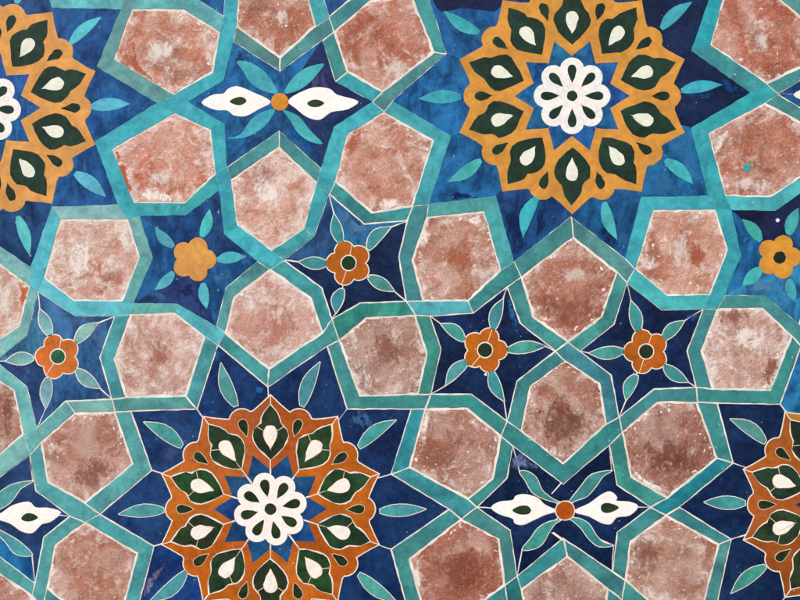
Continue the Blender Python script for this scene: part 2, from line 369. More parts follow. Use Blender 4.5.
# terracotta hexagons: (colour, bloom 0..1, label)
TER = {
 'T1': ((196, 128, 106), .75, 'chalky pink terracotta hexagon at top left, right of the cropped ochre medallion'),
 'T2': ((198, 118, 92), .85, 'terracotta hexagon with a bare orange left edge, below left of the ochre disc star'),
 'T3': ((184, 120, 100), .45, 'terracotta hexagon cut by the top edge, right above the ochre disc'),
 'T4': ((186, 116, 96), .50, 'terracotta hexagon at top centre, left of the complete ochre medallion'),
 'T5': ((194, 128, 108), .70, 'pale terracotta hexagon between the ochre disc star and the upper orange flower'),
 'T6': ((198, 134, 114), .95, 'heavily whitened terracotta hexagon directly below the ochre disc star'),
 'T7': ((196, 136, 120), .90, 'terracotta hexagon with large white blotches left of the plain ochre flower'),
 'T8': ((190, 136, 124), .85, 'pale mauve terracotta hexagon between faded orange flower and plain ochre flower'),
 'T9': ((198, 144, 132), .75, 'rosy terracotta hexagon between the plain ochre flower and upper orange flower'),
 'T10': ((166, 122, 110), .60, 'dull brown terracotta hexagon between upper and middle orange flowers'),
 'T11': ((178, 118, 98), .55, 'terracotta hexagon with white crumbs above the middle orange flower'),
 'T12': ((178, 116, 98), .35, 'smooth terracotta hexagon directly under the complete ochre medallion'),
 'T13': ((168, 116, 100), .40, 'dark mottled terracotta hexagon between the two right hand orange flowers, directly above the orange disc'),
 'T14': ((166, 110, 94), .35, 'terracotta hexagon directly below the middle orange flower, right of the lower medallion'),
 'T15': ((168, 102, 84), .30, 'reddish brown terracotta hexagon at lower left of the orange disc star'),
 'T16': ((170, 126, 114), .60, 'greyish terracotta hexagon cropped by the bottom edge below the orange disc'),
 'T17': ((158, 104, 90), .42, 'brown terracotta hexagon with white lower left rim, upper right of the orange disc star'),
 'T18': ((174, 124, 108), .60, 'whitened terracotta hexagon at the bottom, lower right of the orange disc star'),
 'T19': ((176, 122, 106), .85, 'terracotta hexagon with swirling white bloom right of the right orange flower'),
 'T20': ((194, 124, 98), .60, 'orange terracotta hexagon left of the ochre flower with green eye'),
 'T21': ((182, 112, 90), .45, 'red terracotta hexagon with a turquoise paint spot, near the right edge'),
 'T22': ((184, 110, 90), .35, 'bright red terracotta hexagon in the top right corner'),
 'T23': ((198, 144, 130), .85, 'pale terracotta hexagon with an orange patch on the left edge'),
 'T24': ((170, 120, 104), .35, 'brown terracotta hexagon cut by the left edge below the faded orange flower'),
 'T25': ((178, 124, 108), .45, 'streaky terracotta hexagon between faded orange flower and left edge white petals'),
 'T26': ((184, 126, 110), .50, 'terracotta hexagon at bottom left between white petal and orange medallion'),
 'T27': ((180, 124, 110), .50, 'sliver of terracotta hexagon in the bottom left corner'),
}
for k, (col, bloom, lab) in TER.items():
    if not inframe(T[k], 2): continue
    o = tile('terracotta_tile', T[k], 1.0 + R.uniform(-.03, .04), 'terra', col, bloom, gap=1.15, bev=0.7, jit=1.0, step=3.5, tilt=0.0005, edge=True)
    o['label'] = lab; o['category'] = 'tile'; o['group'] = 'terracotta hexagon tiles'
    if k == 'T21':
        sp = tile('paint_spot', [(747 + 4 * math.cos(a * .7) + R.uniform(-.5, .5), 167.5 + 4.4 * math.sin(a * .7)) for a in range(9)], 1.6, 'strap_paint', (70, 165, 160), .5, o, 0, .2, 0)

# strap tiles -------------------------------------------------------
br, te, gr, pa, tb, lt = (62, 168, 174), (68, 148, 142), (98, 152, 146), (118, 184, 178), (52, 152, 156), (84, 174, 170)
COL = {'T1C': ('p', gr, gr), 'T1S1': ('p', br), 'T1G1': ('p', (96, 172, 168)), 'T0C': ('p', (100, 180, 178)), 'T2C': ('p', br), 'T2S1': ('p', br), 'T2Y': ('p', (60, 160, 160)),
 'T3G1': ('p', br), 'T3S1': ('o', gr, (84, 152, 146)), 'T3G2': ('p', (66, 162, 162)), 'T4G2': ('o', (74, 150, 148)), 'T4S1': ('o', te, br), 'T4A': ('o', (72, 158, 154), (88, 154, 148)),
 'T5S1': ('p', br, (66, 170, 172)), 'T5A': ('p', (66, 160, 162)), 'T5F2': ('o', (66, 156, 150)), 'T6S1': ('o', (80, 156, 152), (76, 152, 148)), 'T6Y': ('p', br), 'T6F2': ('p', (66, 166, 168), (70, 164, 162)),
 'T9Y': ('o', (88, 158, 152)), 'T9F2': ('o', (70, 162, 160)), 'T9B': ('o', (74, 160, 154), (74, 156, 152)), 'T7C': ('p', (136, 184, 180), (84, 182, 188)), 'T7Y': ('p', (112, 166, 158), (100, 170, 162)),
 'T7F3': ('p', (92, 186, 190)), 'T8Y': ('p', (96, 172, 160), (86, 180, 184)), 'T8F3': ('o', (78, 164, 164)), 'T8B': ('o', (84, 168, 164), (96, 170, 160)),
 'T23C': ('p', (124, 178, 170)), 'T23F3': ('p', (122, 180, 170)), 'T24F3': ('p', (112, 182, 172)), 'T24S3': ('p', (126, 182, 170)), 'T25F3': ('o', (132, 190, 176), (108, 182, 174)),  # left edge straps are paler: real fading, plus sheen put into the colour
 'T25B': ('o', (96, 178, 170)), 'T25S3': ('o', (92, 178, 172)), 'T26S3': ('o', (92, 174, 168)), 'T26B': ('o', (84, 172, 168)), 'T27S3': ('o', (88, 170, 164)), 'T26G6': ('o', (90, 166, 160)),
 'T11A': ('p', (76, 156, 148), (72, 162, 158)), 'T12A': ('o', (78, 154, 148), (92, 152, 146)), 'T20A': ('p', br), 'T21A': ('p', (50, 164, 164), (54, 160, 162)), 'T22A': ('p', (42, 162, 166), (60, 142, 140)),
 'T22S4': ('o', (70, 144, 138)), 'T21S4': ('o', (76, 142, 136)), 'T21F6': ('p', (76, 176, 174)), 'T20F6': ('p', (58, 162, 166)), 'T20F5': ('p', (72, 180, 174)), 'T22G3': ('o', (92, 152, 144)),
 'T17D': ('o', (66, 150, 144), (38, 142, 150)), 'T14B': ('o', tb, (64, 150, 152)), 'T15B': ('o', (70, 148, 142)), 'T15S2': ('o', (80, 148, 140)), 'T10B': ('o', (70, 152, 144)),
 'T13S2': ('o', (60, 146, 140)), 'T16S2': ('o', (62, 150, 150), (74, 146, 140)), 'T16G4': ('o', (40, 120, 116)), 'T18D': ('o', te, (80, 148, 142)), 'T12F4': ('o', (70, 148, 142)), 'T11F4': ('o', (66, 150, 144), (84, 178, 182))}
OWN = {1: 'T2S1', 2: 'T1S1', 3: 'T6Y', 4: 'T3S1', 5: 'T5S1', 6: 'T4A', 7: 'T2C', 8: 'T7C', 9: 'T7F3', 10: 'T8Y', 11: 'T6Y', 12: 'T9B', 13: 'T8B', 14: 'T11F4', 15: 'T11F2',
       16: 'T10B', 17: 'T11F4', 18: 'T13F5', 19: 'T12A', 20: 'T13S2', 21: 'T13S2', 22: 'T14B', 23: 'T17D', 24: 'T16G4', 25: 'T16S2', 26: 'T20F6', 27: 'T21A', 28: 'T21A',
       29: 'T19D', 30: 'T19F6', 31: 'T25S3', 32: 'T25F3', 33: 'T26S3', 34: 'T23F3', 35: 'T1C', 36: 'T3G1', 37: 'T4A', 38: 'T22A', 39: 'T22G3', 40: 'T21S4', 41: 'T18D', 42: 'T15B', 43: 'T16G4', 44: 'T26B', 45: 'T27S3', 46: 'T24S3', 47: 'T23C', 48: 'T0C'}

def crossing_of(p):
    best = min(X, key=lambda k: (X[k][0] - p[0]) ** 2 + (X[k][1] - p[1]) ** 2)
    d = math.hypot(X[best][0] - p[0], X[best][1] - p[1])
    return best if d < 20 else None
corners = {k: {} for k in X}; chains = {}
for nm, poly in list(STARS.items()) + list(T.items()):
    ids = []
    for p in poly:
        c = crossing_of(p); ids.append(c)
        if c is not None: corners[c][nm] = p
    n = len(poly); idx = [i for i in range(n) if ids[i] is not None]
    for q, i in enumerate(idx):
        j = idx[(q + 1) % len(idx)]; ch = [poly[i]]; k = (i + 1) % n
        while k != j: ch.append(poly[k]); k = (k + 1) % n
        ch.append(poly[j])
        if len(ch) > 3 or i == j: continue
        chains.setdefault(frozenset((ids[i], ids[j])), []).append((nm, ids[i], ch))
def far_corners(x, f, g):
    cs = corners[x]; c = X[x]
    order = sorted(cs, key=lambda k: math.atan2(cs[k][1] - c[1], cs[k][0] - c[0]))
    if len(order) < 4:
        return None
    i, j = order.index(f), order.index(g)
    if (i + 1) % 4 == j: return cs[order[(i + 3) % 4]], cs[order[(i + 2) % 4]]
    if (j + 1) % 4 == i: return cs[order[(i + 1) % 4]], cs[order[(i + 2) % 4]]
    return None
def bright(c): return 'pale' if sum(c) > 460 else 'bright' if c[2] - c[0] > 95 else 'dull'
CLOCK = ['twelve', 'one', 'two', 'three', 'four', 'five', 'six', 'seven', 'eight', 'nine', 'ten', 'eleven']
def centre_of(s): return {'A': CA, 'B': CB, 'C': CC, 'D': CD}.get(s, cen(STARS[s]))
for key, lst in chains.items():
    ts = [e for e in lst if e[0][0] == 'T']; ss = [e for e in lst if e[0][0] != 'T']
    if not ts or not ss or len(key) < 2: continue
    (tn, ti, tc), (sn, si, sc) = ts[0], ss[0]
    if si != ti: sc = sc[::-1]
    a = ti; b = [k for k in key if k != ti][0]; pk = tn + sn
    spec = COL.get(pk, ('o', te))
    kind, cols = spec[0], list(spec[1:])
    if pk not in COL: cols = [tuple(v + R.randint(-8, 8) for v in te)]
    endA = far_corners(a, tn, sn) if OWN.get(a) == pk else None
    endB = far_corners(b, tn, sn) if OWN.get(b) == pk else None
    left = ([endA[0]] if endA else []) + tc + ([endB[0]] if endB else [])
    right = ([endA[1]] if endA else []) + sc + ([endB[1]] if endB else [])
    pieces = []
    if len(cols) == 2 and len(tc) == 3 and len(sc) == 3:
        # colours are listed in reading order: top first, then left
        h = 2 if endA else 1
        pieces = [(left[:h + 1] + right[:h + 1][::-1]), (left[h:] + right[h:][::-1])]
        c0, c1 = cen(pieces[0]), cen(pieces[1])
        if c1[1] * 1.0 + c1[0] * 0.2 < c0[1] * 1.0 + c0[0] * 0.2: cols = cols[::-1]
    else:
        pieces = [left + right[::-1]]; cols = cols[:1]
    cc = centre_of(sn)
    for q, (pp, col) in enumerate(zip(pieces, cols)):
        if not inframe(pp, 6): continue
        m = cen(pp); ang = math.degrees(math.atan2(m[0] - cc[0], -(m[1] - cc[1]))) % 360
        hr = CLOCK[int(round(ang / 30)) % 12]
        half = '' if len(pieces) == 1 else (', upper half' if m[1] < cen(left + right)[1] else ', lower half')
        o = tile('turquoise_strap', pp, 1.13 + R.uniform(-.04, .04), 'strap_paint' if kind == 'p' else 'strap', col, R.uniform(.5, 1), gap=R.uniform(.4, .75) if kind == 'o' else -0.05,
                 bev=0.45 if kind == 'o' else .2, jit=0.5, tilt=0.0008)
        o['label'] = '%s turquoise strap bordering %s at %s o\'clock%s' % (bright(col), DESC[sn], hr, half)
        o['category'] = 'strap tile'; o['group'] = 'turquoise strap tiles of the interlace'

# ------------------------------------------------------------------ motif shapes
def leaf_shape(b, t, hw, curve=0.0):
    hw *= 1.14
    d = Vector((t[0] - b[0], t[1] - b[1])); L = d.length; d.normalize(); n = Vector((-d.y, d.x))
    prof = [(0, .34), (.1, .62), (.25, .9), (.42, 1), (.58, .93), (.74, .68), (.88, .34), (1, .03)]
    A = []; Bq = []
    for u, w in prof:
        c = Vector(b) + d * L * u + n * curve * math.sin(u * math.pi) * L
        A.append(tuple(c + n * hw * w)); Bq.append(tuple(c - n * hw * w))
    return A + Bq[::-1]
def lobed(c, n, d, r, ph, core=0, steps=10):
    out = []
    for i in range(n * steps):
        th = 2 * math.pi * i / (n * steps) + ph; best = core
        for k in range(n):
            a = ph + 2 * math.pi * k / n; dt = th - a
            q = r * r - (d * math.sin(dt)) ** 2
            if q > 0 and math.cos(dt) > 0: best = max(best, d * math.cos(dt) + math.sqrt(q))
        out.append((c[0] + best * math.cos(th), c[1] + best * math.sin(th)))
    return out
def circle(c, r, n=20): return [(c[0] + r * math.cos(2 * math.pi * i / n), c[1] + r * math.sin(2 * math.pi * i / n)) for i in range(n)]
def polar(c, s, pts, ang):
    """pts = (radius along the axis, half width signed)"""
    ca, sa = math.cos(ang), math.sin(ang)
    return [(c[0] + s * (r * ca - w * sa), c[1] + s * (r * sa + w * ca)) for r, w in pts]
def drop(r0, r1, w):
    out = []
    for i in range(16):
        t = 2 * math.pi * i / 16; u = (1 - math.cos(t)) / 2
        out.append((r0 + (r1 - r0) * u, w * math.sin(t) * abs(math.sin(t / 2)) ** 1.25 / 0.80))
    return out
LEAF_R = [(51, 0), (57, 7), (64, 13.5), (70, 17.3), (76, 18.6), (82, 17.2), (86.5, 13.2), (89.5, 10.6), (95, 9.6), (100, 7.2), (109, 0)]
LEAF = LEAF_R + [(r, -w) for r, w in LEAF_R[-2:0:-1]]
def wob(pts, a): return [(x + R.uniform(-a, a), y + R.uniform(-a, a)) for x, y in pts]

def sectors(poly, c, tips, ways=None):
    """cut a star field into its tiles along joints that run from the centre, under each leaf, to the points"""
    out = []; n = len(poly); ways = ways or [[] for _ in tips]
    for q, i in enumerate(tips):
        q2 = (q + 1) % len(tips); j = tips[q2]; ch = [poly[i]]; k = (i + 1) % n
        while k != j: ch.append(poly[k]); k = (k + 1) % n
        out.append(ch + [poly[j]] + ways[q2] + [c] + ways[q][::-1])
    return out
def leaf_ways(poly, c, tips, leaves):
    """for each point of the star the leaf that grows towards it"""
    ways = []
    for i in tips:
        a = math.atan2(poly[i][1] - c[1], poly[i][0] - c[0]); best = []
        for b, t, hw, cv in leaves:
            d = abs((math.atan2(t[1] - c[1], t[0] - c[0]) - a + math.pi) % (2 * math.pi) - math.pi)
            if d < .45:
                u = Vector((t[0] - b[0], t[1] - b[1])); n = Vector((-u.y, u.x)) * cv
                best = [t, (b[0] + u.x * .5 + n.x, b[1] + u.y * .5 + n.y), b]
        ways.append(best)
    return ways

# ------------------------------------------------------------------ small stars
def add_leaf(root, shp, col, mosaic, z=1.3):
    return tile('turquoise_leaf', shp, z, 'strap' if mosaic else 'strap_paint', col, .6, root, 0.0, .3, .18, 4, base=-.5)
def smear(root, pts, col, z, a=1.0, mat='film', name='paint_or_sheen_smear'):
    if mat == 'film': return tile(name, smooth(pts, 4), z, mat, col, a, root, 0, .02, .4, 2.5, base=.97, edge=True, inner=(.25, .5, .75))
    return tile(name, smooth(pts, 4), z, mat, col, a, root, 0, .1, .5, 2.5, base=.3)

def small_star(k, c, cols, paint, leaves, fcol, fph, eye, mosaic, label, lcol):
    poly = STARS[k]; root = thing('flower_star', c, label, 'star panel', 'small blue flower stars')
    tips = list(range(0, len(poly), 2)); joints = []
    for sec, col, pt in zip(sectors(poly, c, tips, leaf_ways(poly, c, tips, leaves)), cols, paint):
        if inframe(sec): tile('ground_tile', sec, 1.0 + R.uniform(-.06, .06), 'blue_paint' if pt else 'blue', col, 1, root, .5 if mosaic else -.35, .4 if mosaic else .1, .3, tilt=0 if not mosaic else .0002)
    for (b, t, hw, cv) in leaves:
        if not inframe([b, t]): continue
        shp = leaf_shape(b, t, hw, cv)
        lc = tuple(v + R.randint(-9, 9) for v in lcol)
        add_leaf(root, shp, lc, mosaic)
        if mosaic: joints.append(offset(rough_edges(shp, 3, .3, R.random() * 9), -.75))
    shp = lobed(c, 5, 12.6, 9.9, math.radians(fph), 15)
    shp = wob(shp, .25)
    if mosaic:
        joints.append(offset(shp, -.8))
        # the flower is cut in two along a slanting joint
        a = math.radians(-76 + R.uniform(-6, 6)); st = 50
        n = len(shp); i0 = min(range(n), key=lambda i: abs(((math.atan2(shp[i][1] - c[1], shp[i][0] - c[0]) - a + math.pi) % (2 * math.pi)) - math.pi))
        i1 = (i0 + n // 2 + R.randint(-3, 3)) % n
        rot = shp[i0:] + shp[:i0]; m = (i1 - i0) % n
        h1 = rot[:m + 1] + [c]; h2 = rot[m:] + [rot[0], c]
        f1 = tile('flower_petal', h1, 1.42, 'orange', fcol, .6, root, .3, .3, 0, base=-.5)
        f2 = tile('flower_petal', h2, 1.38, 'orange', tuple(v + R.randint(-8, 8) for v in fcol), .6, root, .3, .3, 0, base=-.5)
        tile('grout_ring', circle(c, 8.3), 1.5, 'grout', (228, 218, 208), 1, root, 0, .1, .3, 2, base=-.5)
        tile('flower_eye', circle(c, 7.2), 1.62, 'green', eye, .6, root, 0, .3, .2, 3, base=-.5)
    else:
        f = tile('flower', shp, 1.36, 'gold', fcol, .8, root, 0, .3, 0, base=-.5)
        if eye: tile('flower_eye', wob(circle((c[0] + .5, c[1] + .5), 6.3), .4), 1.5, 'green', eye, .6, f, 0, .2, 0, base=.5)
    if joints: flat_lines('grout_joint', joints, 1.12, root)
    return root
NV, N2 = (16, 38, 84), (26, 46, 96)
s = small_star('Y', (194, 259.5), [(20, 66, 130), (26, 58, 118), (22, 82, 146), (34, 44, 104), (22, 78, 140)], [1] * 5,
    [((217, 260), (246, 257), 5.2, -.04), ((202, 237), (210, 209), 5, .05), ((174, 247), (155, 227), 4.8, -.06), ((174, 272), (155, 290), 4.6, -.05), ((203, 283), (207, 309), 4.8, .04)],
    (226, 164, 86), 0, None, False, 'blue star with a plain ochre five lobed flower', (78, 180, 182))
s = small_star('F2', (348.6, 263), [(44, 94, 150), NV, NV, (24, 44, 96), (34, 68, 124)], [1, 0, 0, 0, 1],
    [((327, 264), (299, 262), 5.2, .0), ((341, 243), (334, 214), 4.8, -.04), ((368, 249), (391, 227), 5.2, -.12), ((369, 277), (394, 291), 5.2, .0), ((342, 289), (336, 313), 5.2, .08)],
    (204, 106, 26), 36, (26, 66, 30), True, 'blue star with an orange flower and milky blue overpaint, upper centre', (72, 158, 150))
smear(s, [(336, 205), (348, 212), (358, 224), (372, 228), (384, 226), (370, 236), (356, 240), (343, 232), (334, 218)], (82, 132, 180), 1.1, .8)
smear(s, [(322, 232), (330, 222), (334, 236), (330, 252), (318, 256), (310, 247)], (62, 96, 150), 1.1, .8)
s = small_star('F3', (58, 356.5), [(66, 92, 148), (58, 88, 146), (50, 84, 142), (62, 80, 142), (74, 108, 154)], [1, 1, 1, 0, 1],
    [((33, 358), (6, 361), 5.4, .03), ((50, 335), (40, 309), 5.2, .0), ((76, 342), (98, 323), 5.2, -.08), ((77, 370), (100, 388), 5.4, .05), ((48, 378), (46, 408), 5.2, .03)],
    (226, 122, 56), 36, (58, 122, 84), True, 'faded blue star with orange flower and whitish green leaves, near the left edge', (142, 198, 186))
s = small_star('F4', (485, 350), [NV, (18, 40, 88), (20, 42, 92), NV, (18, 42, 94)], [0] * 5,
    [((508, 350), (545, 346), 5.2, -.03), ((493, 329), (503, 299), 5.2, -.07), ((491, 371), (504, 401), 5, .07), ((467, 361), (446, 385), 5.2, .08), ((464, 340), (441, 324), 5.2, .08)],
    (204, 104, 24), 0, (28, 62, 34), True, 'navy star with an orange flower and a bright blue brush stroke, middle of the panel', (76, 160, 154))
smear(s, [(504, 294), (510, 296), (514, 310), (520, 324), (524, 332), (518, 333), (512, 326), (507, 312)], (44, 112, 172), 1.12, .8)
smear(s, [(531, 348), (538, 344), (546, 343), (545, 347), (536, 350)], (44, 126, 180), 1.36, .8)
tile('paint_fleck', circle((485.6, 374.3), 1.5, 9), 1.3, 'white', (225, 225, 225), .3, s, 0, .1, 0, base=.3)
s = small_star('F5', (646, 351.5), [NV, (20, 42, 96), (18, 40, 90), (22, 44, 96), NV], [0] * 5,
    [((623, 351), (589, 353), 5.4, -.03), ((638, 331), (631, 301), 5.4, .03), ((663, 339), (684, 321), 5, -.06), ((664, 366), (688, 382), 5.2, .05), ((636, 375), (626, 400), 5.2, .08)],
    (202, 100, 24), 36, (44, 56, 34), True, 'navy star with an orange flower and dark olive eye, right of the middle', (76, 162, 154))
smear(s, [(684, 314), (694, 311), (700, 314), (697, 322), (688, 321)], (30, 96, 158), 1.12, .8)
s = small_star('F6', (779, 257), [(30, 30, 76), (28, 70, 128), (40, 110, 170), (54, 112, 168), (26, 92, 152)], [0, 1, 1, 1, 1],
    [((761, 241), (742, 219), 5.2, .05), ((761, 268), (742, 286), 5.6, -.02), ((789, 279), (795, 302), 4.8, .05), ((788, 235), (798, 208), 5.6, -.04), ((802, 257), (832, 253), 5.2, 0)],
    (222, 156, 58), 0, (26, 50, 38), False, 'bright blue star with an ochre flower and dark green eye at the right edge', (62, 168, 164))
tile('paint_fleck', circle((777.5, 220.4), 2.0, 9), 1.3, 'white', (225, 225, 225), .3, s, 0, .1, .3, 2, base=.3)
# cropped star tips along the top and the bottom edge
for k, col, lab, a, b in (('G1', (20, 78, 140), 'blue star tip cut off by the top edge, second from left', 0, 4), ('G2', (20, 74, 140), 'blue star tip cut off by the top edge beside the ochre disc star', 0, 4),
                   ('G4', NV, 'navy star tip cut off by the bottom edge below the orange disc, left one', 0, 0), ('G5', NV, 'navy star tip cut off by the bottom edge below the orange disc, right one', 0, 0),
                   ('G6', NV, 'navy star tip at the bottom left corner edge', 0, 0)):
    c = cen(STARS[k]); root = thing('cropped_star', c, lab, 'star panel', 'stars cut off by the picture edge')
    tile('ground_tile', STARS[k], 1.0, 'blue_paint' if k in ('G1', 'G2') else 'blue', col, 1, root, .5, .4, .3)

# ------------------------------------------------------------------ white petalled stars
def px(pts, ox, oy, f): return [(ox + x / f, oy + y / f) for x, y in pts]
def petal_star(k, c, cols, paint, petals, seeds, leaves, disc, mosaic, label, lcol, pcol=(242, 239, 237), ways=None):
    poly = STARS[k]; root = thing('petal_star', c, label, 'star panel', 'blue stars with two white petals')
    joints = []
    for sec, col, pt in zip(sectors(poly, c, list(range(0, 12, 2)), ways), cols, paint):
        if inframe(sec, 0): tile('ground_tile', sec, 1.0 + R.uniform(-.06, .06), 'blue_paint' if pt else 'blue', col, 1, root, .45 if mosaic else -.35, .4 if mosaic else .1, .3, tilt=0 if not mosaic else .0002)
    for l in leaves:
        shp = smooth(l, 3); add_leaf(root, shp, tuple(v + R.randint(-10, 6) for v in lcol), mosaic)
        if mosaic: joints.append(offset(shp, -.7))
    for p, sd in zip(petals, seeds):
        shp = smooth(p, 3)
        po = tile('white_petal', shp, 1.36, 'white', pcol, .5, root, 0, .3, .2, 3, base=-.5)
        tile('petal_seed', smooth(sd, 3), 1.5, 'green', (46, 74, 40), .7, po, 0, .2, 0, base=.4)
        if mosaic: joints.append(offset(shp, -.5))
    if disc:
        if mosaic: tile('grout_ring', circle(c, 10.2), 1.46, 'grout', (228, 218, 208), 1, root, 0, .1, .3, 2, base=-.5)
        tile('centre_disc', circle(c, 9.2 if mosaic else 8.8, 24), 1.58, 'orange' if mosaic else 'gold', disc, .8, root, 0, .3, .2, 3, base=-.5)
    if joints: flat_lines('grout_joint', joints, 1.1, root)
    return root
P5 = lambda pts: px(pts, 485, 470, 5)
s2 = petal_star('S2', (565, 510.5), [NV, NV, (24, 44, 94), (22, 42, 92), NV, (24, 44, 96)], [0] * 6,
    [P5([(355, 203), (300, 175), (262, 140), (200, 122), (155, 130), (138, 152), (72, 160), (32, 188), (75, 220), (138, 240), (150, 265), (190, 272), (240, 250), (300, 222)]),
     P5([(447, 206), (520, 168), (580, 125), (625, 108), (658, 135), (655, 155), (722, 160), (764, 182), (722, 225), (658, 235), (628, 268), (580, 262), (520, 230)])],
    [P5([(135, 201), (172, 179), (212, 178), (231, 200), (214, 221), (170, 221)]), P5([(670, 187), (625, 165), (590, 167), (577, 188), (590, 211), (625, 213)])],
    [P5([(388, 165), (340, 145), (285, 100), (258, 40), (215, 8), (172, 8), (200, 50), (235, 110), (290, 142), (350, 160)]),
     P5([(418, 165), (440, 130), (480, 80), (520, 30), (570, 10), (632, 4), (590, 30), (555, 80), (510, 130), (460, 150)]),
     P5([(378, 250), (320, 258), (265, 290), (225, 345), (185, 396), (235, 396), (285, 370), (320, 310), (350, 268)]),
     P5([(418, 240), (470, 242), (520, 270), (555, 325), (590, 360), (642, 376), (570, 382), (520, 345), (480, 290), (440, 255)])],
    (186, 82, 18), True, 'navy star with two white petals meeting at an orange disc', (76, 156, 152),
    ways=[[(492, 508)], [(519.4, 471.6), (534, 485), (553, 500)], [(611.4, 470.8), (593, 481), (577, 498)], [(638, 507)], [(613.4, 545.2), (593, 536), (577, 519.6)], [(522, 549.2), (535, 539), (549, 526)]])
for jt in ([(551, 493.5), (565, 477.5), (571, 472.5), (571.6, 473.3), (566, 478.5), (552, 494)], [(551, 532.5), (554, 532), (572, 545), (576, 549.5), (574, 550), (563, 541.5)]):
    flat_lines('grout_seam', [jt], 1.12, s2)
smear(s2, [(512, 449), (516, 447), (524, 453), (535, 461), (541, 467), (534, 470), (524, 469), (516, 471), (508, 470)], (112, 130, 180), 1.12, .8)
P4 = lambda pts: px(pts, 200, 0, 4)
s1 = petal_star('S1', (280, 102), [(26, 92, 156), (24, 98, 164), (40, 44, 104), (34, 48, 104), (24, 74, 134), (24, 88, 150)], [1, 1, 0, 0, 1, 1],
    [P4([(285, 407), (210, 368), (150, 345), (112, 356), (95, 374), (50, 380), (6, 412), (60, 440), (108, 442), (135, 462), (185, 465), (235, 437)]),
     P4([(352, 405), (400, 370), (460, 350), (520, 356), (550, 380), (634, 405), (590, 438), (525, 450), (480, 480), (430, 470), (380, 432)])],
    [P4([(118, 406), (145, 390), (172, 389), (187, 405), (165, 421), (140, 419)]), P4([(498, 413), (475, 400), (448, 400), (428, 414), (445, 428), (475, 428)])],
    [P4([(312, 374), (255, 365), (200, 330), (172, 285), (148, 246), (200, 250), (255, 285), (295, 335)]),
     P4([(338, 374), (365, 320), (410, 280), (450, 263), (497, 256), (475, 290), (440, 330), (395, 362)]),
     P4([(300, 438), (240, 452), (200, 485), (160, 540), (108, 554), (175, 552), (240, 522), (280, 480)]),
     P4([(332, 440), (395, 465), (440, 520), (492, 576), (435, 565), (390, 530), (360, 480)])],
    (228, 152, 50), False, 'repainted blue star with two white petals meeting at an ochre disc', (72, 176, 176))
smear(s1, [(228, 66), (236, 60), (252, 66), (262, 78), (250, 80), (236, 74)], (24, 92, 160), 1.1, 1)
smear(s1, [(233, 45), (240, 50), (262, 63), (250, 62), (238, 64), (232, 60)], (40, 36, 92), 1.14, .6)
smear(s1, [(283, 116), (292, 124), (300, 134), (318, 146), (321, 162), (310, 154), (296, 142), (284, 130)], (20, 84, 150), 1.1, 1)
P3 = lambda pts: px(pts, 0, 440, 3.75)
s3 = petal_star('S3', (-15, 516), [(60, 78, 132), (50, 70, 126), (52, 72, 128), (44, 66, 122), (22, 96, 160), (22, 96, 160)], [0, 0, 0, 0, 1, 1],
    [P3([(-20, 290), (10, 272), (50, 245), (108, 232), (135, 254), (180, 255), (228, 271), (190, 305), (156, 315), (122, 347), (80, 340), (40, 312)])],
    [P3([(80, 292), (98, 275), (122, 275), (144, 290), (120, 304), (92, 304)])],
    [P3([(-45, 275), (-20, 215), (30, 175), (70, 160), (124, 154), (80, 180), (55, 215), (25, 245)]),
     P3([(-40, 320), (5, 340), (50, 365), (80, 385), (122, 428), (85, 434), (50, 420), (20, 380)])],
    None, True, 'faded blue star with one white petal showing, cut by the left edge', (96, 176, 172),
    ways=[[], [], [(33, 481), (8, 497)], [(60, 515)], [(32, 554), (8, 540)], []])
root = thing('petal_star', (872, 94), 'blue star whose left tip only just enters at the right edge', 'star panel', 'blue stars with two white petals')
for q, sec in enumerate(sectors(STARS['S4'], (872, 94), list(range(0, 12, 2)))):
    if inframe(sec, 0): tile('ground_tile', sec, 1.0, 'blue_paint', (26, 74, 136), 1, root, .12, .4, .3)
tile('white_petal', smooth([(864, 94), (835, 84), (820, 80), (806, 87), (793, 95), (806, 102), (820, 108), (838, 102)], 3), 1.36, 'white', (236, 230, 224), .5, root, 0, .3, .2, 3, base=-.5)

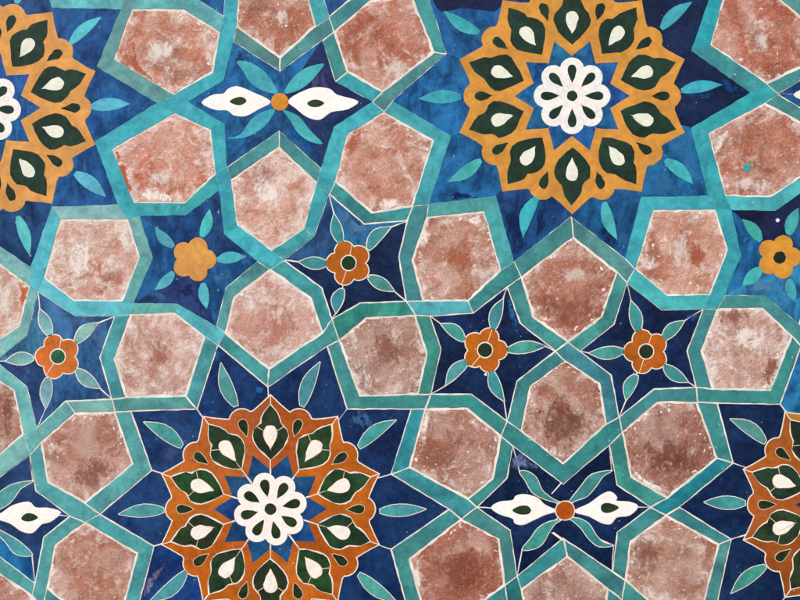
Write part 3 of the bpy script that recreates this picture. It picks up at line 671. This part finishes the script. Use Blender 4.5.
# ------------------------------------------------------------------ the big medallion stars
def medallion(k, c, s, mosaic, label, gcols, inner, ring, leaves, lcol, flph, dcol=None):
    root = thing('medallion_star', c, label, 'star panel', 'large medallion stars')
    poly = STARS[k]; joints = []; joints2 = []
    def paintk(col): return col[2] > 118 and not (mosaic and sum(col) < 230)
    for q in range(10):
        tip, c0, c1 = poly[2 * q], poly[2 * q - 1], poly[2 * q + 1]
        i0 = tuple(c[j] + (c0[j] - c[j]) * .62 for j in (0, 1)); i1 = tuple(c[j] + (c1[j] - c[j]) * .62 for j in (0, 1))
        kite = [c0, tip, c1, i1, i0]
        if inframe(kite, 0): tile('ground_tile', kite, 1.0 + R.uniform(-.08, .08), 'blue' if (mosaic and gcols[q][2] < 150) or sum(gcols[q]) < 150 else 'blue_paint', gcols[q], 1, root, .5 if mosaic else -.3, .4 if mosaic else .1, .35, tilt=0 if not mosaic else .0002)
        a = math.radians(36 * q)
        wedge = polar(c, s, [(22, -7), (41, -13), (63, 0), (41, 13), (22, 7)], a)
        if inframe(wedge, 0): tile('inner_tile', wedge, 1.2 if mosaic else 1.0, 'blue' if mosaic else 'blue_paint', tuple(v + R.randint(-7, 7) for v in inner), 1, root, .4 if mosaic else -.3, .35 if mosaic else .1, .3)
    # outline of the ring for one 36 degree step, centred on the lobe direction; petals at +-18 degrees
    def seg(q, whole=False):
        a = math.radians(36 * q); h = math.radians(18)
        def P(r, deg): return (c[0] + s * r * math.cos(a + math.radians(deg)), c[1] + s * r * math.sin(a + math.radians(deg)))
        out_arc = [P(118.5, -18), P(111.5, -14.2), P(106.5, -10.6), P(103.5, -8.0)]
        lc = polar(c, s, [(95.5, 0)], a)[0]
        arc = []
        for t in range(-62, 63, 12):
            th = a + math.radians(t); arc.append((lc[0] + s * 13.2 * math.cos(th), lc[1] + s * 13.2 * math.sin(th)))
        outer = out_arc + arc + [P(103.5, 8.0), P(106.5, 10.6), P(111.5, 14.2), P(118.5, 18)]
        inn = [P(40, 18), P(57.5, 0), P(40, -18)]
        return outer, inn, a
    seedsh = drop(79, 97.5, 5.0)
    dropsh = drop(61.5, 86.5, 7.7) if mosaic else drop(62, 85, 6.9)
    def wobpts(pts, am): return [(r + R.uniform(-am, am), w + R.uniform(-am, am)) for r, w in pts]
    if mosaic:
        full = []
        for q in range(10):
            outer, inn, a = seg(q); full += outer[:-1]
        joints.append(offset(full, -.65))
        inner_full = []
        for q in range(10):
            outer, inn, a = seg(q)
            L = (a + math.radians(18)); 
            left = polar(c, s, [(r, -w) for r, w in LEAF_R[::-1]], L)      # side of next petal's leaf facing this lobe
            right = polar(c, s, LEAF_R, a - math.radians(18))
            sg = outer + left + inn + right
            if not inframe(sg, 0): continue
            col = ring[q % len(ring)]
            dv = R.randint(-6, 5)
            so = tile('medallion_segment', sg, 1.3 + R.uniform(-.05, .05), 'orange', tuple(v + dv for v in col), .8, root, .45, .3, .25, 4, base=-.5)
            sd = polar(c, s, wobpts(seedsh, .35), a)
            tile('grout_ring', offset(smooth(sd, 2), -.6), 1.42, 'grout_warm', (226, 216, 204), 1, so, 0, .1, .25, 2, base=.2)
            tile('lobe_seed', smooth(sd, 2), 1.55, 'green', (36, 56, 30), .8, so, 0, .25, 0, base=.2)
            lf = polar(c, s, wobpts(LEAF, .8), L); gc = (R.randint(34, 50), R.randint(58, 80), R.randint(36, 44))
            # leaf in three cuts: outer tip, two cheeks
            lo = tile('green_leaf', lf, 1.25, 'green', gc, 1, so, .45, .3, .2, 4, base=-.5)
            dr = polar(c, s, wobpts(dropsh, .45), L); dr = smooth(dr, 2)
            tile('grout_ring', offset(dr, -.3), 1.38, 'grout_warm', (226, 216, 204), 1, so, 0, .1, .2, 2, base=.2)
            tile('white_drop', dr, 1.5, 'white', (234, 230, 222), .4, so, 0, .3, .1, 3, base=.2)
            cuts = [[(80.5, 6.5), (85.5, 15), (86.3, 14.6), (81.2, 6.2)], [(80.5, -6.5), (81.2, -6.2), (86.3, -14.6), (85.5, -15)]] if q % 3 else [[(60.5, 0), (52, .4), (52, -.4), (60.5, -.6)], [(80.5, -6.5), (81.2, -6.2), (86.3, -14.6), (85.5, -15)]]
            for ct in cuts: flat_lines('grout_cut', [polar(c, s, ct, L)], 1.30, so, 'grout_warm')
    else:
        full_o, full_i = [], []
        for q in range(10):
            outer, inn, a = seg(q); full_o += outer[:-1]
            full_i += [inn[2], inn[1]]
        # ring with a hole: built as ten abutting slices of one mesh
        V, F = [], []; org = POS[root.name]
        ro = rough_edges(full_o, 4, .35, 3.3); 
        def addp(p, z):
            V.append(tuple(W(p, z) - org)); return len(V) - 1
        for q in range(10):
            outer, inn, a = seg(q); Lp = outer; n = len(Lp)
            inn = inn[::-1]
            m = 1
            # quads between the outer outline and the inner outline
            ins = []
            for i in range(n):
                u = i / (n - 1)
                p = tuple(inn[0][j] + (inn[1][j] - inn[0][j]) * u * 2 for j in (0, 1)) if u <= .5 else tuple(inn[1][j] + (inn[2][j] - inn[1][j]) * (u * 2 - 1) for j in (0, 1))
                ins.append(p)
            w = [tuple(p[j] + .3 * noise.noise(Vector((p[0] * .2, p[1] * .2, j * 7.))) * (2 if 0 < i < n - 1 else 1) for j in (0, 1)) for i, p in enumerate(Lp)]
            wi = [tuple(p[j] + .5 * noise.noise(Vector((p[0] * .1, p[1] * .1, j * 5.))) for j in (0, 1)) for p in ins]
            cc_ = lambda p, t: (p[0] + (c[0] - p[0]) * t, p[1] + (c[1] - p[1]) * t)
            rows = [[addp(p, .3) for p in w], [addp(p, 1.07) for p in w], [addp(cc_(p, .002), 1.1) for p in w], [addp(cc_(p, -.003), 1.1) for p in wi], [addp(p, 1.07) for p in wi], [addp(p, .3) for p in wi]]
            for r0, r1 in zip(rows, rows[1:]):
                for i in range(n - 1): F.append((r0[i], r1[i], r1[i + 1], r0[i + 1]))
        me = bpy.data.meshes.new('ochre_ring'); me.from_pydata(V, [], F); me.update()
        import bmesh
        bm = bmesh.new(); bm.from_mesh(me); bmesh.ops.remove_doubles(bm, verts=bm.verts, dist=1e-6); bmesh.ops.recalc_face_normals(bm, faces=bm.faces); bm.to_mesh(me); bm.free()
        me.materials.append(M['gold']); rg = bpy.data.objects.new('ochre_ring', me); scene.collection.objects.link(rg); rg.parent = root
        rg.color = (*(a * b for a, b in zip(lin(ring[0]), CORR['gold'])), .8); POS[rg.name] = org
        for q in range(10):
            a = math.radians(36 * q); L = a + math.radians(18)
            tst = polar(c, s, LEAF, L)
            if inframe(tst, 0):
                lf = polar(c, s, wobpts(LEAF, .7), L)
                tile('green_leaf', lf, 1.42, 'green', (32, 62, 46), .7, rg, 0, .15, .3, 4, base=.5)
                tile('white_drop', smooth(polar(c, s, wobpts(dropsh, .45), L), 2), 1.54, 'white', (222, 226, 214), .6, rg, 0, .15, .2, 3, base=.5)
            sd = polar(c, s, wobpts(seedsh, .5), a)
            if inframe(sd, 0): tile('lobe_seed', smooth(sd, 2), 1.42, 'green', (30, 60, 44), .7, rg, 0, .15, .2, 3, base=.5)
    # white flower in the middle
    fl = lobed(c, 8, 26.2 * s, 12.2 * s, flph, 20)
    if inframe(fl, 0):
        fo = tile('white_flower', fl, 1.42, 'white', (238, 234, 230) if mosaic else (230, 231, 229), .5, root, 0, .35, .2, 3, base=-.5)
        if mosaic: joints.append(offset(fl, -.4))
        for q in range(8):
            d = smooth(polar(c, s, wobpts(drop(12.5, 31.5, 5.4 if mosaic else 4.8), .2), flph + q * math.pi / 4), 2)
            tile('petal_seed', d, 1.55, 'green', (44, 62, 32) if mosaic else (30, 62, 44), .8, fo, 0, .2, 0, base=.5)
        tile('flower_eye', wob(circle(c, 6 if mosaic else 5.4), .25), 1.55, 'green', (50, 58, 40) if mosaic else (30, 58, 44), .8, fo, 0, .2, 0, base=.5)
    for (b, t, hw, cv) in leaves:
        shp = leaf_shape(b, t, hw, cv)
        if not inframe(shp, 0): continue
        add_leaf(root, shp, tuple(v + R.randint(-8, 8) for v in lcol), mosaic)
        if mosaic: joints.append(offset(shp, -.6))
    if joints: flat_lines('grout_joint', joints, 1.13, root)
    return root

A = medallion('A', CA, 1.0, False, 'large blue star with the complete ochre painted medallion', 
    [(20, 34, 82), (24, 88, 146), (18, 78, 138), (20, 62, 124), (22, 88, 152), (22, 92, 158), (22, 84, 152), (18, 46, 102), (20, 50, 108), (20, 36, 84)],
    (22, 86, 152), [(222, 158, 70)],
    [((681, 91), (722, 85), 5.4, -.04), ((665, 160), (693, 184), 5.6, -.05), ((604, 202), (617, 240), 5.4, .06), ((537, 197), (523, 238), 5.8, .10), ((481, 160), (448, 182), 5.6, -.05), ((461, 97), (419, 99), 6, .02),
     ((479, 33), (444, 11), 5.6, -.06), ((661, 29), (692, 2), 5.6, -.06)], (66, 172, 178), 0.0)
smear(A, [(437, -8), (500, -8), (497, 10), (480, 10), (462, 8), (440, 11)], (24, 32, 84), 1.12, .5, 'blue', 'bare_strip')
smear(A, [(716, 74), (730, 80), (748, 92), (735, 98), (724, 90)], (22, 74, 140), 1.13, .9)
smear(A, [(690, 92), (704, 93), (718, 92), (716, 98), (700, 101), (688, 98)], (20, 76, 138), 1.13, .9)
B = medallion('B', CB, .965, True, 'large navy star with the orange medallion and white flower at lower left',
    [(26, 50, 104), (26, 52, 108), (26, 52, 108), (26, 52, 108), (30, 62, 134), (44, 68, 130), (40, 64, 124), (30, 56, 118), (26, 50, 108), (24, 48, 104)],
    (38, 76, 142), [(206, 104, 26), (204, 100, 24), (208, 106, 30), (208, 104, 24), (206, 100, 20), (210, 108, 30), (204, 104, 40), (190, 94, 46), (198, 98, 38), (210, 108, 26)],
    [((380, 511), (426, 509), 5.4, .0), ((359, 574), (397, 602), 5.6, .05), ((359, 447), (396, 420), 5.4, -.07), ((302, 406), (320, 362), 5.8, -.06), ((236, 406), (221, 363), 5.8, -.06),
     ((182, 446), (144, 422), 6, .06), ((164, 510), (119, 514), 5.6, .03), ((186, 572), (150, 601), 5.8, -.08)], (82, 168, 160), math.radians(-13))
smear(B, [(216, 348), (222, 350), (222, 358), (216, 362), (213, 356)], (34, 96, 162), 1.12, .9)
smear(B, [(258, 384), (266, 386), (266, 392), (256, 394), (250, 398), (254, 390)], (34, 96, 162), 1.12, .9)
smear(B, [(196, 404), (200, 410), (200, 424), (194, 430), (194, 414)], (22, 74, 146), 1.12, .9)
C_ = medallion('C', CC, 1.0, False, 'large blue star with an ochre painted medallion cut by the left edge',
    [(22, 80, 148), (26, 78, 146), (24, 60, 116), (24, 66, 130), (22, 80, 148), (22, 80, 148), (22, 80, 148), (22, 80, 148), (24, 66, 128), (22, 70, 138)],
    (28, 84, 156), [(228, 166, 92)],
    [((91, 107), (130, 104), 5.8, -.03), ((70, 44), (102, 17), 5, -.05), ((75, 173), (106, 197), 6, -.04), ((18, 216), (30, 256), 5.2, -.03), ((17, 4), (24, -30), 5, 0)], (92, 184, 186), math.radians(4))
D = medallion('D', CD, .965, True, 'large navy star with an orange medallion cut by the right edge',
    [NV, NV, NV, (22, 44, 92), (26, 46, 94), (24, 42, 92), (26, 46, 96), (40, 108, 168), NV, NV],
    (36, 70, 132), [(184, 94, 34), (190, 98, 36), (180, 90, 32), (186, 92, 34), (174, 88, 34), (180, 90, 36), (184, 96, 36), (204, 132, 40), (184, 94, 34), (184, 94, 34)],
    [((745, 503), (704, 502), 5.8, .0), ((765, 566), (731, 593), 5.6, .05), ((765, 442), (730, 419), 5.6, .08)], (80, 158, 150), math.radians(-13))

# tell strap tiles apart whose labels came out alike
seen = {}
for o in scene.objects:
    if o.parent is None and o.get('label'): seen.setdefault(o['label'], []).append(o)
for lab, os_ in seen.items():
    if len(os_) < 2: continue
    dx = max(o.location.x for o in os_) - min(o.location.x for o in os_); dz = max(o.location.z for o in os_) - min(o.location.z for o in os_)
    os_.sort(key=(lambda o: o.location.x) if dx > dz else (lambda o: -o.location.z))
    for o, w in zip(os_, ('left', 'middle', 'right')[::1 if len(os_) == 3 else 2] if dx > dz else ('upper', 'middle', 'lower')[::1 if len(os_) == 3 else 2]):
        o['label'] = lab.replace(', upper half', '').replace(', lower half', '') + ', %s piece' % w

# ------------------------------------------------------------------ wear, and one painted gloss streak, with a shape of its own
def on(frag): return next(o for o in scene.objects if o.parent is None and frag in o.get('label', ''))
LIME, BURNT, UMBER = (248, 238, 232), (190, 98, 62), (116, 70, 56)
for frag, pts, col, a in (
    ('bare orange left edge', [(114, 152), (121, 150), (127, 172), (136, 199), (128, 201), (120, 182)], (186, 92, 58), .95),
    ('bare orange left edge', [(134, 192), (150, 186), (170, 192), (186, 198), (168, 203), (140, 203)], LIME, .9),
    ('bare orange left edge', [(150, 172), (165, 166), (176, 174), (172, 186), (158, 190), (148, 184)], LIME, .7),
    ('chalky pink terracotta', [(118, 60), (128, 45), (135, 40), (134, 56), (146, 72), (160, 84), (150, 82), (130, 70)], BURNT, .8),
    ('chalky pink terracotta', [(140, 40), (160, 34), (178, 44), (176, 62), (156, 66), (142, 56)], LIME, .75),
    ('cut by the top edge, right above', [(270, 8), (285, 6), (292, 18), (284, 28), (272, 22)], LIME, .65),
    ('terracotta hexagon at top centre', [(384, 60), (404, 54), (414, 66), (400, 80), (386, 82), (378, 72)], LIME, .6),
    ('terracotta hexagon at top centre', [(340, 32), (358, 18), (370, 22), (360, 40), (352, 60), (346, 52)], (178, 100, 78), .6),
    ('between the ochre disc star', [(376, 198), (390, 196), (404, 200), (400, 208), (380, 210)], LIME, .9),
    ('between the ochre disc star', [(348, 140), (358, 126), (366, 128), (358, 146), (348, 158)], BURNT, .65),
    ('heavily whitened', [(246, 178), (262, 168), (282, 176), (290, 200), (272, 214), (252, 206)], LIME, .85),
    ('large white blotches', [(58, 268), (66, 240), (82, 228), (100, 242), (98, 270), (80, 290), (62, 284)], LIME, .85),
    ('large white blotches', [(118, 224), (127, 224), (133, 250), (126, 262), (118, 246)], LIME, .8),
    ('between faded orange flower and plain', [(150, 346), (162, 338), (172, 350), (166, 366), (154, 364)], (172, 108, 92), .7),
    ('rosy terracotta', [(240, 300), (262, 284), (274, 292), (262, 312), (242, 318)], LIME, .75),
    ('rosy terracotta', [(262, 320), (280, 310), (296, 322), (288, 340), (270, 346)], (198, 132, 118), .7),
    ('dull brown terracotta', [(346, 378), (360, 362), (374, 372), (370, 390), (358, 392)], LIME, .6),
    ('dull brown terracotta', [(372, 340), (392, 332), (404, 346), (396, 364), (378, 364)], (150, 96, 82), .6),
    ('white crumbs above', [(460, 218), (476, 213), (484, 216), (488, 234), (480, 236), (472, 226)], LIME, .95),
    ('white crumbs above', [(424, 224), (430, 219), (428, 240), (418, 252), (416, 246)], LIME, .9),
    ('white crumbs above', [(446, 252), (462, 244), (474, 256), (466, 272), (450, 268)], (186, 104, 72), .65),
    ('smooth terracotta', [(536, 300), (560, 292), (588, 300), (592, 318), (560, 322), (540, 314)], (150, 92, 78), .6),
    ('smooth terracotta', [(552, 272), (574, 266), (596, 274), (586, 282), (564, 282)], LIME, .45),
    ('dark mottled', [(538, 410), (556, 398), (576, 408), (586, 426), (564, 440), (544, 432)], (124, 74, 60), .7),
    ('dark mottled', [(548, 448), (556, 446), (568, 456), (562, 462), (552, 458)], LIME, .7),
    ('directly below the middle', [(426, 412), (431, 411), (429, 432), (421, 446), (418, 440)], LIME, .95),
    ('directly below the middle', [(448, 470), (462, 484), (470, 494), (464, 494), (440, 480)], LIME, .6),
    ('reddish brown', [(412, 562), (418, 566), (424, 584), (418, 594), (412, 578)], LIME, .8),
    ('reddish brown', [(440, 556), (466, 548), (484, 566), (474, 588), (450, 588)], (140, 82, 66), .6),
    ('white lower left rim', [(628, 470), (634, 470), (650, 482), (670, 490), (668, 496), (650, 490), (632, 480)], LIME, .95),
    ('white lower left rim', [(648, 452), (668, 440), (692, 452), (696, 468), (670, 476), (650, 468)], (122, 70, 58), .7),
    ('lower right of the orange disc star', [(634, 548), (650, 538), (660, 546), (656, 566), (640, 572)], (142, 88, 76), .65),
    ('lower right of the orange disc star', [(630, 586), (640, 580), (660, 590), (684, 604), (650, 604)], LIME, .7),
    ('swirling white bloom', [(722, 334), (742, 322), (768, 324), (778, 342), (756, 356), (730, 350)], LIME, .8),
    ('swirling white bloom', [(766, 362), (776, 356), (778, 370), (770, 384), (764, 378)], (150, 86, 68), .8),
    ('swirling white bloom', [(720, 312), (736, 309), (752, 314), (740, 322), (722, 322)], (158, 96, 78), .7),
    ('orange terracotta hexagon', [(638, 266), (646, 252), (656, 258), (654, 272), (644, 272)], LIME, .9),
    ('orange terracotta hexagon', [(668, 236), (686, 230), (694, 250), (688, 272), (672, 268)], LIME, .6),
    ('orange terracotta hexagon', [(690, 252), (700, 248), (704, 262), (694, 268)], (170, 84, 56), .7),
    ('paint spot, near', [(712, 140), (722, 130), (730, 128), (726, 140), (716, 156)], LIME, .8),
    ('paint spot, near', [(728, 182), (748, 176), (776, 182), (770, 194), (730, 193)], LIME, .65),
    ('bright red', [(752, 34), (766, 30), (772, 44), (762, 56), (752, 50)], LIME, .6),
    ('pale terracotta hexagon with an orange patch', [(17, 277), (29, 287), (27, 300), (21, 312), (18, 304), (22, 290)], (196, 104, 62), 1.0),
    ('pale terracotta hexagon with an orange patch', [(0, 268), (10, 274), (16, 290), (14, 312), (2, 326), (-6, 300)], LIME, .7),
    ('brown terracotta hexagon cut', [(2, 400), (12, 396), (16, 416), (10, 436), (2, 430)], (134, 80, 62), .6),
    ('streaky', [(66, 440), (84, 426), (102, 434), (98, 452), (76, 458)], (214, 180, 168), .7),
    ('streaky', [(76, 470), (100, 460), (112, 472), (96, 488), (80, 486)], (140, 82, 68), .6),
    ('at bottom left between', [(96, 544), (112, 550), (124, 562), (112, 574), (98, 566)], (214, 180, 168), .6)):
    cx, cy = cen(pts); f = 1.0 if (a > .9 or col == LIME) else 1.45
    if col != LIME and a < .9: a *= .85
    pts = [(cx + (x - cx) * f, cy + (y - cy) * f) for x, y in pts]
    smear(on(frag), pts, col, 1.12, a, name='clay_patch' if col != LIME else 'lime_patch')
for frag, pts, col, a in (
    ('complete ochre painted', [(502, 206), (514, 200), (524, 214), (532, 236), (524, 250), (514, 254), (508, 230)], (14, 38, 88), .7),
    ('complete ochre painted', [(536, 208), (546, 204), (550, 222), (540, 240), (528, 250), (536, 230)], (14, 38, 88), .7),
    ('complete ochre painted', [(596, 236), (606, 220), (600, 204), (612, 206), (618, 226), (612, 248)], (18, 34, 86), .6),
    ('complete ochre painted', [(446, 196), (450, 190), (474, 194), (480, 198), (460, 200)], (18, 32, 84), .9),
    ('complete ochre painted', [(456, 60), (470, 54), (470, 70), (456, 84), (450, 76)], (62, 124, 178), .5),
    ('complete ochre painted', [(464, 24), (482, 18), (490, 30), (486, 50), (472, 50)], (66, 128, 180), .45),
    ('complete ochre painted', [(648, 172), (668, 178), (686, 190), (668, 194), (650, 188)], (66, 128, 180), .5),
    ('complete ochre painted', [(676, 130), (686, 140), (692, 164), (682, 160), (674, 146)], (66, 128, 180), .5),
    ('cut by the left edge', [(100, 78), (116, 84), (126, 94), (110, 92)], (70, 130, 190), .4),
    ('plain ochre five', [(212, 272), (226, 270), (236, 274), (220, 284), (214, 292)], (70, 132, 186), .6),
    ('plain ochre five', [(176, 290), (190, 284), (196, 294), (184, 300)], (30, 36, 86), .7),
    ('plain ochre five', [(146, 280), (160, 292), (176, 300), (156, 299), (142, 296)], (60, 126, 186), .5),
    ('green eye at the right', [(744, 280), (760, 276), (780, 284), (786, 292), (762, 292), (742, 292)], (96, 148, 194), .6),
    ('medallion and white flower', [(346, 418), (354, 410), (368, 412), (378, 424), (372, 432), (358, 426)], (70, 116, 172), .7),
    ('medallion and white flower', [(140, 590), (152, 574), (166, 556), (168, 562), (156, 582), (146, 598)], (150, 140, 170), .6),  # whitish gloss streak on the glaze, put in as colour
    ('medallion and white flower', [(158, 452), (172, 440), (182, 452), (176, 466), (164, 468)], (80, 92, 146), .5),
    ('faded blue star with orange', [(84, 318), (98, 318), (106, 326), (100, 346), (90, 340)], (96, 128, 176), .5),
    ('repainted blue star', [(305, 84), (318, 66), (326, 70), (330, 88), (318, 92)], (96, 92, 150), .5)):
    smear(on(frag), pts, col, 1.14, a)
